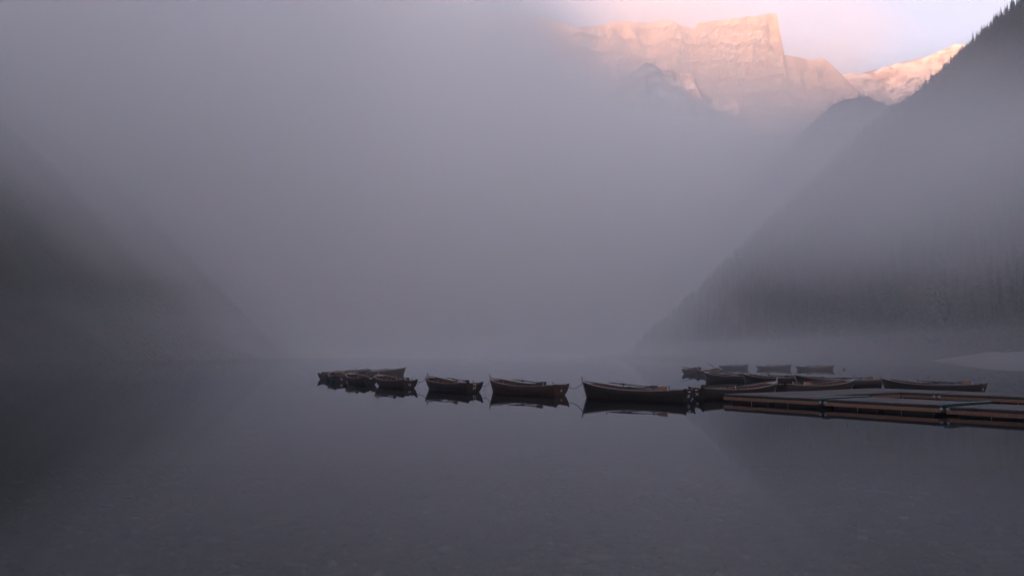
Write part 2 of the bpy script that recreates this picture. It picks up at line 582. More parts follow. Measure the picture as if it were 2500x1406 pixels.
# ------------------------------------------------------------------ conifers
def fir_mesh(name, h, seed, whorls, per, spread, droop=0.35, bare=0.06, irregular=0.25, quadpairs=True):
    """crown of separate drooping branch fans; gaps between the whorls"""
    rng = random.Random(seed)
    V, F = [], []
    for w in range(whorls):
        t = bare + (1 - bare) * w / (whorls - 1)
        z = h * t
        r0 = spread * (1 - t) ** 0.85 + 0.12
        for k in range(per if t < 0.8 else max(4, per - 3)):
            if rng.random() < 0.12: continue
            a = 2 * math.pi * (k + rng.random() * 0.8) / per + w * 0.9
            r = r0 * rng.uniform(1 - irregular, 1 + irregular * 0.6)
            zz = z + rng.uniform(-0.02, 0.02) * h
            dx, dy = math.cos(a), math.sin(a)
            wd = r * rng.uniform(0.20, 0.32)
            tipz = zz - r * droop * rng.uniform(0.6, 1.3)
            i = len(V)
            V += [(dx * 0.05, dy * 0.05, zz), (dx * r * 0.55 - dy * wd, dy * r * 0.55 + dx * wd, zz - r * droop * 0.35),
                  (dx * r, dy * r, tipz), (dx * r * 0.55 + dy * wd, dy * r * 0.55 - dx * wd, zz - r * droop * 0.35)]
            F += [(i, i + 1, i + 2), (i, i + 2, i + 3)]
            if quadpairs:
                i = len(V)
                V += [(dx * r * 0.25, dy * r * 0.25, zz - r * droop * 0.1), (dx * r * 0.75, dy * r * 0.75, zz - r * droop * 0.5), (dx * r * 0.5, dy * r * 0.5, zz - r * droop * 0.5 - 0.30 * r)]
                F += [(i, i + 1, i + 2)]
    i = len(V)
    V += [(0.25, 0, h * 0.93), (-0.15, 0.2, h * 0.93), (-0.15, -0.2, h * 0.93), (0, 0, h * 1.03)]
    F += [(i, i + 1, i + 3), (i + 1, i + 2, i + 3), (i + 2, i, i + 3)]
    return mesh_pd(name, V, F)


def trunk_mesh(name, h, r):
    V, F = [], []
    n = 7
    for lv, (t, q) in enumerate(((-0.06, 1.25), (0.05, 1.0), (0.5, 0.6), (0.97, 0.08))):
        for k in range(n):
            a = 2 * math.pi * k / n
            V.append((r * q * math.cos(a), r * q * math.sin(a), h * t))
    for lv in range(3):
        for k in range(n):
            F.append((lv * n + k, lv * n + (k + 1) % n, (lv + 1) * n + (k + 1) % n, (lv + 1) * n + k))
    return mesh_pd(name, V, F, True)


protos = []
for k, (h, sp, wh, per) in enumerate(((22, 3.4, 17, 10), (17, 3.6, 13, 10), (25, 2.9, 20, 9), (13, 3.8, 9, 11))):
    protos.append((fir_mesh('fir_crown_%d' % k, h, 40 + k, wh, per, sp, 0.42 if k != 3 else 0.15), trunk_mesh('fir_trunk_%d' % k, h, 0.32), h))


def skyline_point(px):
    tanv = (px - 1250) / F_PX
    ys = np.arange(300, 1150, 4.0)
    fac = 1 / (math.cos(PITCH))
    xs = tanv * ys * 1.06
    zs = right_h(xs, ys)
    k = int(np.argmax((zs - 2) / ys))
    return xs[k], ys[k], zs[k]


rng = random.Random(11)
sky_list = []
px = 2215.0
while px < 2540:
    sky_list.append((px + rng.uniform(-2, 2), rng.choice((0, 1, 1, 3, 0)), rng.uniform(0.45, 0.95), None))
    px += rng.uniform(6.5, 12.5)
sky_list += [(2441, 2, 1.0, 'tall slim fir standing free of the others on the right skyline'),
             (2410, 3, 1.25, 'broad bushy conifer left of the tall slim skyline fir')]
for px, k, sc_, lab in sky_list:
    x, y, z = skyline_point(px)
    y += rng.uniform(-10, 4)
    z = float(right_h(np.array([x]), np.array([y]))[0])
    t = empty('fir_tree', (x, y, z - 0.6), rng.uniform(0, 6.28))
    t.scale = (sc_, sc_, sc_)
    link('trunk', protos[k][1], M['bark'], t)
    link('crown', protos[k][0], M['needles'], t)
    tag(t, lab or 'dark conifer along the skyline of the right slope', 'tree', 'conifers along the right skyline')


def forest_mesh(name, pts, seed):
    """many small trees as one mesh: each a stack of ragged branch tiers"""
    rng = np.random.default_rng(seed)
    tiers, per = 5, 6
    Vs, Fs, base = [], [], 0
    for (x, y, z, h) in pts:
        r0 = h * rng.uniform(0.15, 0.22)
        ph = rng.uniform(0, 6.28)
        V = []
        for t in range(tiers):
            zt = z + h * (0.10 + 0.78 * t / (tiers - 1))
            r = r0 * (1 - 0.86 * t / (tiers - 1))
            ang = ph + t * 0.7 + np.arange(per) * 2 * math.pi / per + rng.uniform(-0.25, 0.25, per)
            rr = r * rng.uniform(0.65, 1.2, per)
            V.append(np.array([[x, y, zt + h * 0.17]]))
            V.append(np.stack([x + rr * np.cos(ang), y + rr * np.sin(ang), zt - rr * rng.uniform(0.2, 0.6, per)], 1))
            o = base + t * (per + 1)
            k = np.arange(per)
            Fs.append(np.stack([np.full(per, o), o + 1 + k, o + 1 + (k + 1) % per], 1))
        Vs.append(np.concatenate(V)); base += tiers * (per + 1)
    v = np.concatenate(Vs); f = np.concatenate(Fs)
    me = bpy.data.meshes.new(name)
    me.vertices.add(len(v)); me.vertices.foreach_set('co', v.ravel())
    me.loops.add(f.size); me.loops.foreach_set('vertex_index', f.ravel().astype(np.int32))
    me.polygons.add(len(f)); me.polygons.foreach_set('loop_start', np.arange(0, f.size, 3, dtype=np.int32))
    me.polygons.foreach_set('loop_total', np.full(len(f), 3, dtype=np.int32))
    me.update(calc_edges=True)
    return me


nr = np.random.default_rng(5)
P = []
ys = nr.uniform(110, 900, 15000); us = nr.uniform(25.5, 430, 15000)
xs = right_shore(ys) + us
ok = (xs / ys < 0.78) & (xs / ys > 0.10)
xs, ys = xs[ok][:9000], ys[ok][:9000]
zs = right_h(xs, ys)
P = [(x, y, z - 0.5, nr.uniform(8, 14)) for x, y, z in zip(xs, ys, zs)]
tag(link('forest', forest_mesh('forest', P, 6), M['needles']), 'dense dark conifer forest covering the right slope', 'forest', kind='stuff')

xs = nr.uniform(420, 1050, 900); ys = HIL_D + nr.uniform(-90, 20, 900)
_, _, zs = hill_fn(xs, ys)
tag(link('far_forest', forest_mesh('far_forest', [(x, y, z - 1, nr.uniform(7, 14)) for x, y, z in zip(xs, ys, zs)], 8), M['needles']),
    'distant forest on the crest of the hill before the ridge', 'forest', kind='stuff')

# ------------------------------------------------------------------ rowing boats
LOA = 5.3
NS = 23
S = np.linspace(0, 1, NS)
_bs = np.array([0, 0.12, 0.28, 0.45, 0.6, 0.75, 0.86, 0.93, 0.97, 1.0])
_bv = np.array([0.50, 0.60, 0.70, 0.75, 0.745, 0.67, 0.52, 0.36, 0.22, 0.03])


def cub(x, xp, fp):
    m = np.gradient(fp, xp)
    i = np.clip(np.searchsorted(xp, x) - 1, 0, len(xp) - 2)
    h = xp[i + 1] - xp[i]; t = (x - xp[i]) / h
    return (2 * t**3 - 3 * t**2 + 1) * fp[i] + (t**3 - 2 * t**2 + t) * h * m[i] + (-2 * t**3 + 3 * t**2) * fp[i + 1] + (t**3 - t**2) * h * m[i + 1]


def beam(s): return np.maximum(cub(np.asarray(s, float), _bs, _bv), 0.02)
def sheer(s):
    s = np.asarray(s, float)
    return 0.41 + 0.10 * np.clip((0.38 - s) / 0.38, 0, 1) ** 1.8 + 0.31 * np.clip((s - 0.38) / 0.62, 0, 1) ** 2.0
def keelz(s): return -0.15 + 0.06 * np.clip((np.asarray(s, float) - 0.85) / 0.15, 0, 1) ** 2
def hullpt(s, u):
    """point on the starboard-positive half section: returns x, y, z arrays"""
    s = np.asarray(s, float); u = np.asarray(u, float)
    fb = np.clip((s - 0.55) / 0.45, 0, 1) ** 1.4
    fs = np.clip((0.35 - s) / 0.35, 0, 1)
    a = 2.3 - 1.0 * fb - 0.3 * fs
    b = 1.55 - 0.45 * fb - 0.1 * fs
    B = beam(s); zk = keelz(s); zs = sheer(s)
    y = 0.022 + (B - 0.022) * (1 - (1 - u) ** a)
    z = zk + (zs - zk) * u ** b
    x = -LOA / 2 + s * LOA - 0.26 * (1 - u) * np.clip((s - 0.75) / 0.25, 0, 1) ** 2 + 0.16 * (1 - u) * np.clip((0.2 - s) / 0.2, 0, 1) ** 1.5
    return x, y, z


def strake_mesh(name, u0, u1, side):
    th, lap = 0.014, 0.013
    rows = []
    for (u, off) in ((u0 - 0.018 if u0 > 0 else u0, lap), (u1, 0.0), (u1, -th), (u0, -th + 0.004)):
        u = max(0.0, u)
        x, y, z = hullpt(S, np.full(NS, u))
        x2, y2, z2 = hullpt(S, np.full(NS, min(1, u + 0.02)))
        x1, y1, z1 = hullpt(S, np.full(NS, max(0, u - 0.02)))
        ty, tz = y2 - y1, z2 - z1
        ln = np.sqrt(ty**2 + tz**2) + 1e-9
        ny, nz = tz / ln, -ty / ln
        rows.append(np.stack([x, (np.maximum(y + ny * off, 0.004)) * side, z + nz * off], 1))
    V = np.concatenate(rows)
    F, mi = [], []
    for r in range(4):
        for k in range(NS - 1):
            a, b = r * NS + k, r * NS + k + 1
            r2 = (r + 1) % 4
            c, d = r2 * NS + k + 1, r2 * NS + k
            F.append((a, b, c, d) if side < 0 else (d, c, b, a))
            mi.append(1 if r == 2 else 0)
    F.append(tuple(q * NS for q in (range(4) if side > 0 else range(3, -1, -1)))); mi.append(0)
    me = mesh_pd(name, V.tolist(), F)
    me.materials.append(M['hull_out']); me.materials.append(M['hull_in'])
    me.polygons.foreach_set('material_index', mi)
    me.polygons.foreach_set('use_smooth', [k < 4 * (NS - 1) for k in range(len(F))])
    # keep the lap edges crisp
    me.update()
    at = me.attributes.new('sharp_edge', 'BOOLEAN', 'EDGE')
    sharp = []
    for e in me.edges:
        ra, rb = e.vertices[0] // NS, e.vertices[1] // NS
        sharp.append(ra == rb)
    at.data.foreach_set('value', sharp)
    return me


def sweep(name, pts, w, h, up=Vector((0, 0, 1)), taper=None):
    """rectangular bar swept along points"""
    V, F = [], []
    n = len(pts)
    for i, p in enumerate(pts):
        p = Vector(p)
        t = (Vector(pts[min(i + 1, n - 1)]) - Vector(pts[max(i - 1, 0)])).normalized()
        sd = t.cross(up).normalized()
        uu = sd.cross(t).normalized()
        q = taper[i] if taper else 1.0
        for a, b in ((-1, -1), (1, -1), (1, 1), (-1, 1)):
            V.append(p + sd * a * w / 2 * q + uu * b * h / 2 * q)
    for i in range(n - 1):
        for k in range(4):
            F.append((i * 4 + k, i * 4 + (k + 1) % 4, (i + 1) * 4 + (k + 1) % 4, (i + 1) * 4 + k))
    F.append((3, 2, 1, 0)); F.append(tuple((n - 1) * 4 + k for k in range(4)))
    return mesh_pd(name, V, F)


def tube(name, pts, r, n=6, radii=None):
    V, F = [], []
    m = len(pts)
    for i, p in enumerate(pts):
        p = Vector(p)
        t = (Vector(pts[min(i + 1, m - 1)]) - Vector(pts[max(i - 1, 0)])).normalized()
        up = Vector((0, 0, 1)) if abs(t.z) < 0.95 else Vector((1, 0, 0))
        sd = t.cross(up).normalized(); uu = sd.cross(t)
        rr = radii[i] if radii else r
        for k in range(n):
            a = 2 * math.pi * k / n
            V.append(p + sd * math.cos(a) * rr + uu * math.sin(a) * rr)
    for i in range(m - 1):
        for k in range(n):
            F.append((i * n + k, i * n + (k + 1) % n, (i + 1) * n + (k + 1) % n, (i + 1) * n + k))
    F.append(tuple(reversed(range(n)))); F.append(tuple((m - 1) * n + k for k in range(n)))
    return mesh_pd(name, V, F, True)


def bevel_box(name, a, b, bev=0.006):
    bm = bmesh.new()
    bmesh.ops.create_cube(bm, size=1.0)
    for v in bm.verts:
        v.co = Vector([(a[i] + b[i]) / 2 + v.co[i] * (b[i] - a[i]) for i in range(3)])
    if bev: bmesh.ops.bevel(bm, geom=bm.edges[:], offset=bev, segments=1, affect='EDGES')
    me = bpy.data.meshes.new(name); bm.to_mesh(me); bm.free()
    return me


def extrude_poly(name, pts2, to3, thick_vec):
    bm = bmesh.new()
    f = bm.faces.new([bm.verts.new(to3(p)) for p in pts2])
    r = bmesh.ops.extrude_face_region(bm, geom=[f])
    for g in r['geom']:
        if isinstance(g, bmesh.types.BMVert): g.co += Vector(thick_vec)
    bmesh.ops.recalc_face_normals(bm, faces=bm.faces[:])
    bmesh.ops.triangulate(bm, faces=[q for q in bm.faces if len(q.verts) > 4])
    me = bpy.data.meshes.new(name); bm.to_mesh(me); bm.free()
    return me


def make_boat_parts():
    """list of (name, mesh, materials) in boat space: bow towards +x, water at z 0"""
    out = []
    NST = 7
    ed = np.linspace(0, 1, NST + 1) ** 0.9
    for side in (1, -1):
        for k in range(NST):
            out.append(('strake', strake_mesh('strake', ed[k], ed[k + 1], side), None))
    # gunwale rails
    for side in (1, -1):
        x, y, z = hullpt(S, np.ones(NS))
        pts = [(x[k], (y[k] + 0.006) * side, z[k] + 0.012) for k in range(NS)]
        out.append(('gunwale', sweep('gunwale', pts, 0.062, 0.038), M['gunwale']))
        pts = [(x[k], max(y[k] - 0.045, 0.03) * side, z[k] - 0.012) for k in range(1, NS - 1)]
        out.append(('inner_rail', sweep('inner_rail', pts, 0.03, 0.03), M['hull_in']))
    # stem post, standing proud above the gunwale
    pts = []
    for u in np.linspace(0.0, 1.0, 8):
        x, _, z = hullpt(1.0, u)
        pts.append((float(x) + 0.025, 0, float(z)))
    xt, zt = pts[-1][0], pts[-1][2]
    pts += [(xt + 0.02, 0, zt + 0.07), (xt + 0.055, 0, zt + 0.15), (xt + 0.075, 0, zt + 0.22)]
    out.append(('stem_post', sweep('stem_post', pts, 0.055, 0.075, Vector((0, 1, 0)), [1] * 8 + [0.8, 0.65, 0.45]), M['gunwale']))
    # keel
    xk = [(float(hullpt(q, 0.0)[0]), 0, float(keelz(q)) - 0.02) for q in np.linspace(0, 1, 9)]
    out.append(('keel', sweep('keel', xk, 0.05, 0.07), M['hull_out']))
    # breasthook at the bow
    bh = [(float(hullpt(q, 1.0)[0]), float(beam(q)) - 0.02, float(sheer(q)) - 0.004) for q in (0.93, 0.955, 0.975, 0.992)]
    V = [(x, y, z) for x, y, z in bh] + [(x, -y, z) for x, y, z in bh]
    V += [(x, y, z - 0.03) for x, y, z in V]
    F = []
    for k in range(3):
        F += [(k, k + 1, 4 + k + 1, 4 + k), (8 + k, 12 + k, 13 + k, 9 + k)]
    F += [(0, 4, 12, 8)]
    out.append(('breasthook', mesh_pd('breasthook', V, F), M['gunwale']))
    # transom with its scooped top
    half = []
    for u in np.linspace(0.0, 1.0, 9):
        x, y, z = hullpt(0.0, u)
        half.append((float(y) - 0.004, float(z)))
    ys_, zs_ = half[-1]
    top = [(ys_ + 0.01, zs_ + 0.055), (ys_ - 0.10, zs_ + 0.05)]
    w = ys_ - 0.12
    scoop = [(w * math.cos(a), zs_ + 0.04 - 0.135 * math.sin(a) ** 0.8) for a in np.linspace(0.12, math.pi - 0.12, 9)]
    prof = half + top + scoop + [(-top[1][0], top[1][1]), (-top[0][0], top[0][1])] + [(-y, z) for y, z in reversed(half)]
    x0, z0 = float(hullpt(0, 0)[0]), float(keelz(0))
    x1 = float(hullpt(0, 1)[0])
    slope = (x1 - x0) / (zs_ - z0)
    out.append(('transom', extrude_poly('transom', prof, lambda p: Vector((x0 + (p[1] - z0) * slope - 0.006, p[0], p[1])), (-0.028, 0, 0)), M['hull_out']))
    # pale lip plate on the transom
    zl = zs_ - 0.105
    xl = x0 + (zl - z0) * slope
    out.append(('lip_plate', bevel_box('lip_plate', (xl - 0.055, -0.085, zl - 0.018), (xl + 0.0, 0.085, zl + 0.022), 0.004), M['plate']))
    # thwarts
    for q, wd in ((0.13, 0.42), (0.44, 0.26), (0.68, 0.26)):
        zz = float(sheer(q)) - 0.17
        yb = float(beam(q)) * 0.93 - 0.03
        xx = -LOA / 2 + q * LOA
        out.append(('thwart', bevel_box('thwart', (xx - wd / 2, -yb, zz - 0.03), (xx + wd / 2, yb, zz)), M['thwart']))
    # ribs: bent frames inside the planking
    for q in np.linspace(0.10, 0.90, 12):
        pts = []
        for u in np.concatenate([np.linspace(0.97, 0.05, 7), np.linspace(0.05, 0.97, 7)]):
            pts.append(u)
        P3 = []
        for k, u in enumerate(pts):
            x, y, z = hullpt(q, u)
            P3.append((float(x), (float(y) * 0.965 - 0.016) * (1 if k < 7 else -1), float(z) + 0.012 + 0.02 * (1 - u)))
        out.append(('rib', sweep('rib', P3, 0.035, 0.022, Vector((1, 0, 0))), M['thwart']))
    # bottom boards
    for k in range(-2, 3):
        out.append(('bottom_board', bevel_box('bottom_board', (-1.7, k * 0.135 - 0.06, -0.055), (1.35, k * 0.135 + 0.06, -0.03), 0.004), M['hull_in']))
    # oarlock pins
    for xx in (0.95, -0.2, -1.35):
        q = (xx + LOA / 2) / LOA
        for side in (1, -1):
            yb = float(beam(q)) * side; zz = float(sheer(q)) + 0.03
            bm = bmesh.new()
            for (cxx, cyy, c0, c1, rr) in ((0, 0, -0.02, 0.07, 0.014), (0.03, 0, 0.06, 0.155, 0.010), (-0.03, 0, 0.06, 0.155, 0.010)):
                bmesh.ops.create_cone(bm, cap_ends=True, segments=6, radius1=rr, radius2=rr, depth=c1 - c0,
                                      matrix=Matrix.Translation((xx + cxx, yb + cyy, zz + (c0 + c1) / 2)))
            bmesh.ops.create_cube(bm, size=1.0, matrix=Matrix.Translation((xx, yb, zz + 0.066)) @ Matrix.Diagonal((0.085, 0.022, 0.018, 1)))
            me = bpy.data.meshes.new('oarlock'); bm.to_mesh(me); bm.free()
            out.append(('oarlock', me, M['iron']))
    return out, (x0, z0, slope)


BOAT_PARTS, TR = make_boat_parts()


def number_mesh(txt):
    c = bpy.data.curves.new('number', 'FONT')
    c.body = txt
    c.size = 0.20
    c.extrude = 0.003
    c.align_x = 'CENTER'
    c.resolution_u = 3
    o = bpy.data.objects.new('number', c)
    COL.objects.link(o)
    dg = bpy.context.evaluated_depsgraph_get()
    me = bpy.data.meshes.new_from_object(o.evaluated_get(dg))
    bpy.data.objects.remove(o)
    # text x -> boat -y (read from astern), text y -> up
    z_at = 0.16
    for v in me.vertices:
        tx, ty, tz = v.co
        zz = z_at + ty
        v.co = (TR[0] + (zz - TR[1]) * TR[2] - 0.037 - tz, -tx, zz)
    me.name = 'number'
    me.flip_normals()
    return me


def make_oar(kind):
    h = []
    L = 2.5
    sh = tube('shaft', [(0, 0, 0), (0.16, 0, 0), (0.2, 0, 0), (1.0, 0, 0), (1.9, 0, 0), (2.1, 0, 0)], 0.02, 8, [0.016, 0.018, 0.024, 0.026, 0.02, 0.014])
    h.append(('shaft', sh, M['shaft']))
    h.append(('collar', tube('collar', [(0.62, 0, 0), (0.64, 0, 0), (0.86, 0, 0), (0.88, 0, 0)], 0.034, 8, [0.028, 0.036, 0.036, 0.028]), M['iron']))
    prof = [(1.92, 0.012), (2.02, 0.035), (2.16, 0.075), (2.32, 0.088), (2.50, 0.092), (2.53, 0.0), (2.50, -0.092), (2.32, -0.088), (2.16, -0.075), (2.02, -0.035), (1.92, -0.012)]
    me = extrude_poly('blade', prof, lambda p: Vector((p[0], -0.008, p[1])), (0, 0.016, 0))
    h.append(('blade', me, M['blade_lit'] if kind == 'red' else M['blade_shaded']))
    h.append(('blade_tip', bevel_box('blade_tip', (2.505, -0.010, -0.09), (2.522, 0.010, 0.09), 0.002), M['plate']))
    return h


OARS = {'red': make_oar('red'), 'dark': make_oar('dark')}
BOATS = {}


def build_oar(kind, root):
    bl = None
    for nm, me, mt in OARS[kind]:
        q = link(nm, me, mt, bl if nm == 'blade_tip' else root)
        if nm == 'blade': bl = q




def boat(key, bow, stern, label, number=None, plate=True, tint=(1, 1, 1), oars=((1, 0.53, 'red'), (-1, 1.7, 'dark')), short=None, scale=1.0, z=0.0):
    """bow and stern: plan points of the ends of the boat; the hull is centred between them"""
    bx_, by_ = bow; sx_, sy_ = stern
    cx_, cy_ = (bx_ + sx_) / 2, (by_ + sy_) / 2
    rz = math.atan2(by_ - sy_, bx_ - sx_)
    root = empty('rowing_boat', (cx_, cy_, z), rz)
    rr = random.Random(key)
    root.rotation_euler = (rr.uniform(-0.012, 0.012), rr.uniform(-0.006, 0.006), rz)
    root.scale = (scale, scale, scale)
    tag(root, label, 'boat', 'rowing boats moored on the lake')
    last = {}
    for nm, me, mt in BOAT_PARTS:
        if nm == 'lip_plate' and not plate: continue
        par = root
        if nm == 'lip_plate': par = last['transom']
        if nm == 'oarlock': par = last['gunwale' + ('+' if me.vertices[0].co.y > 0 else '-')]
        o = link(nm, me, mt, par)
        o.color = (*tint, 1)
        last[nm] = o
        if nm == 'gunwale': last['gunwale' + ('+' if me.vertices[0].co.y > 0 else '-')] = o
    if number:
        link('number', number_mesh(number), M['number'], last['transom'])
    mw = Matrix.Translation(root.location) @ root.rotation_euler.to_matrix().to_4x4() @ Matrix.Diagonal((scale, scale, scale, 1))
    for side, x0, kind in oars:
        ty = rr.uniform(-0.01, 0.01)
        q0 = (x0 - 0.75 + LOA / 2) / LOA
        q1 = (x0 - 1.9 + LOA / 2) / LOA
        y0 = float(beam(min(q0, 0.95))); y1 = float(beam(max(q1, 0.02)))
        z0 = float(sheer(min(q0, 0.95))) + 0.13; z1 = float(sheer(max(q1, 0.02))) + 0.12
        d = Vector((-1.15, (y1 - y0) * side, z1 - z0)).normalized()
        p0 = Vector((x0 - 0.75, y0 * side, z0)) - d * 0.75
        rot = Matrix((d, Vector((0, 0, 1)).cross(d).normalized(), d.cross(Vector((0, 0, 1)).cross(d)).normalized())).transposed().to_4x4()
        roll = Matrix.Rotation(rr.uniform(-0.25, 0.25), 4, 'X')
        o = empty('oar', (0, 0, 0))
        o.matrix_world = mw @ Matrix.Translation(p0) @ rot @ roll
        build_oar(kind, o)
        hand = ('orange-lit' if kind == 'red' else 'shaded wet-bladed')
        sh_ = short or ('boat numbered ' + number)
        # which side is further from the camera
        wy = (mw @ Vector((0, side, 0)) - mw.translation)
        far = wy.dot(Vector((cx_, cy_, 0))) > 0
        tag(o, '%s oar on the %s gunwale of %s' % (hand, 'far' if far else 'near', sh_), 'oar', 'oars resting on the boats')
    BOATS[key] = mw
    return root


DK = 'dark'; RD = 'red'  # blade tones for shaded wet blades and for lit ones
boat('L1', (3.42, 39.75), (7.80, 36.25), 'dark wooden rowing boat number 10, largest and nearest of the left chain', '10', True, (1, 1, 1), ((-1, 1.72, DK), (1, 0.53, RD)), 'the largest boat of the left chain', 1.05)
boat('L2', (-1.20, 45.8), (2.55, 41.6), 'reddish brown rowing boat number 4, second nearest in the left chain', '4', False, (2.5, 1.9, 1.65), ((-1, 1.7, DK), (1, 0.5, DK)), 'the reddish brown boat', 1.04)
boat('L3', (-5.15, 49.9), (-1.98, 45.1), 'dark rowing boat number 37 with pale stern plate, left of the reddish brown one', '37', True, (0.95, 0.95, 1), ((-1, 1.7, DK), (1, 0.5, RD)), 'the boat left of the reddish brown one', 1.04)
boat('L4', (-9.0, 55.4), (-6.25, 50.6), 'dark rowing boat number 16 lying fourth in the chain from the dock', '16', False, (1, 0.95, 0.95), ((-1, 1.75, DK), (1, 0.45, DK)), 'the fourth boat from the dock', 1.02)
boat('L5', (-12.1, 61.6), (-9.7, 56.7), 'dark rowing boat with pale stern plate, stern turned to the viewer, fifth from the dock', None, True, (1, 1, 1), ((-1, 1.7, DK), (1, 0.6, DK)), 'the fifth boat from the dock')
boat('L6', (-14.4, 67.2), (-12.9, 62.2), 'dark rowing boat number 18, pointing away in the left cluster', '18', False, (1, 0.9, 0.9), ((1, 1.6, DK), (-1, 0.5, DK)), 'the left cluster boat that points away')
boat('L7', (-14.2, 75.0), (-16.1, 70.0), 'leftmost dark rowing boat of the whole left cluster', None, False, (0.9, 0.9, 1), ((1, 1.5, DK), (-1, 0.6, DK)), 'the leftmost boat of all')
boat('L8', (-14.0, 79.6), (-17.0, 75.4), 'faint rowing boat behind the leftmost boat, its bow to the right', None, False, (1, 1, 1), ((1, 1.5, DK), (-1, 0.6, DK)), 'the faint boat behind the leftmost one')
boat('L9', (-11.05, 84.6), (-15.9, 82.3), 'farthest rowing boat of the left cluster, grey in fog, bow right', None, False, (1, 1, 1), ((1, 1.5, DK), (-1, 0.8, DK)), 'the farthest boat of the left cluster', 1.05)

boat('R1', (13.15, 41.0), (8.55, 38.3), 'dark rowing boat with red interior lying nearest behind the dock tip', '24', True, (0.8, 0.75, 0.8), ((1, 0.75, DK), (-1, 1.6, DK)), 'the boat nearest behind the dock tip')
boat('R2', (18.95, 45.7), (14.05, 43.4), 'dark rowing boat along the rear dock walkway with its bow to the right', None, False, (0.8, 0.75, 0.8), ((-1, 0.9, RD), (1, 1.5, DK)), 'the boat along the rear walkway')
boat('R3', (18.75, 54.6), (23.5, 52.2), 'dark rowing boat number 28 with pale stern plate, behind the rear walkway boat', '28', True, (0.9, 0.9, 0.9), ((-1, 0.4, RD), (1, 1.6, DK)), 'the boat behind the rear walkway boat')
boat('R4', (21.15, 47.2), (24.75, 43.2), 'dark rowing boat number 12, rightmost boat at the dock', '12', False, (0.75, 0.75, 0.8), ((-1, 0.9, RD), (1, 0.2, RD)), 'the rightmost boat at the dock')
boat('R5', (17.2, 61.2), (20.4, 57.0), 'rowing boat with an orange-lit oar blade just beyond boat 28, bow left', None, False, (1, 1, 1), ((-1, 1.7, DK), (1, 0.4, RD)), 'the boat just beyond boat 28')
boat('R6', (15.6, 66.6), (18.5, 62.2), 'rowing boat with a pale rope loop hanging at its stern', None, False, (1, 1, 1), ((-1, 1.5, DK), (1, 0.6, DK)), 'the boat with the rope loop')
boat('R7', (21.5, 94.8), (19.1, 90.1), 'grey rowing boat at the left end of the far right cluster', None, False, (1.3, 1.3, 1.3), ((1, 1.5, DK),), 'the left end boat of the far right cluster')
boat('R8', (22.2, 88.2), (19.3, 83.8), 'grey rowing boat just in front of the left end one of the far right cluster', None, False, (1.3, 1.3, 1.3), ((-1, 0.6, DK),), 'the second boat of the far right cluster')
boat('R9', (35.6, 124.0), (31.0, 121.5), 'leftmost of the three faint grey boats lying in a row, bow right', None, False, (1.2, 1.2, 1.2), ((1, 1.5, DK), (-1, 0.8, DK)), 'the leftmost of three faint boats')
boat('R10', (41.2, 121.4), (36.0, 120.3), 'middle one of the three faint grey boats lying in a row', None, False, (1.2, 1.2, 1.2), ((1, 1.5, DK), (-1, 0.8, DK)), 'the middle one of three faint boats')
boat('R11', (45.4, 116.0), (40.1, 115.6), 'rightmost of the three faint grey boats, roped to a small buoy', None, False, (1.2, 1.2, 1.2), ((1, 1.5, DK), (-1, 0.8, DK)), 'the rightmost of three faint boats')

# two loose oars sticking up out of the far right cluster
for p0, p1, sc_, lab in (((20.4, 86.0, 1.27), (21.6, 86.3, 0.52), 0.85, 'dark oar raised at a slant above the far right cluster'),
                         ((18.4, 90.2, 0.80), (19.9, 90.8, 0.62), 0.95, 'dark oar poking out to the left of the far right cluster')):
    a_, b_ = Vector(p0), Vector(p1)
    d = (b_ - a_).normalized()
    sd = Vector((0, 0, 1)).cross(d).normalized()
    o = empty('oar')
    o.matrix_world = Matrix.Translation(a_) @ Matrix((d, sd, d.cross(sd))).transposed().to_4x4() @ Matrix.Diagonal((sc_, sc_, sc_, 1))
    build_oar('dark', o)
    tag(o, lab, 'oar', 'oars resting on the boats')

# ------------------------------------------------------------------ ropes
def bow_eye(k): return BOATS[k] @ Vector((LOA / 2 + 0.02, 0, 0.66))
def stern_eye(k, y=-0.42): return BOATS[k] @ Vector((-LOA / 2 - 0.03, y, 0.40))


def rope(a, b, sag, label, r=0.014, tail=None):
    pts = []
    for i in range(15):
        t = i / 14
        p = a.lerp(b, t)
        p.z -= sag * 4 * t * (1 - t)
        pts.append(p)
    o = link('mooring_rope', tube('mooring_rope', pts, r, 5), M['rope'])
    tag(o, label, 'rope', 'ropes between the boats')
    if tail:
        i, dz = tail
        p = pts[i]
        link('hanging_end', tube('hanging_end', [p, p + Vector((0.01, 0, -dz * 0.4)), p + Vector((-0.02, 0, -dz * 0.8)), p + Vector((0.0, 0, -dz))], 0.008, 5), M['rope'], o)
    return o


rope(stern_eye('L2'), bow_eye('L1'), 0.17, 'sagging rope from the reddish brown boat to the largest left boat')
rope(stern_eye('L3'), bow_eye('L2'), 0.20, 'sagging rope with hanging end at the bow of the reddish brown boat', tail=(5, 0.30))
rope(stern_eye('L4'), bow_eye('L3'), 0.13, 'small sagging rope between the third and fourth boats from the dock', tail=(3, 0.24))
rope(stern_eye('L5'), bow_eye('L4'), 0.10, 'short faint rope between the fourth and fifth boats from the dock')
rope(stern_eye('R3', -0.3), bow_eye('R4'), 0.25, 'rope tied to the bow of the rightmost dock boat')
rope(stern_eye('R6', -0.2), bow_eye('R5'), 0.42, 'pale rope loop hanging between two boats beyond the dock boats', 0.018)
rope(stern_eye('R1', -0.2), stern_eye('L1', -0.3), 0.22, 'rope joining the largest left boat to the boat behind the dock tip')
bpos = Vector((47.3, 117.2, 0.10))
rope(bow_eye('R11'), bpos + Vector((0, 0, 0.14)), 0.12, 'thin rope from the rightmost faint boat down to a buoy')
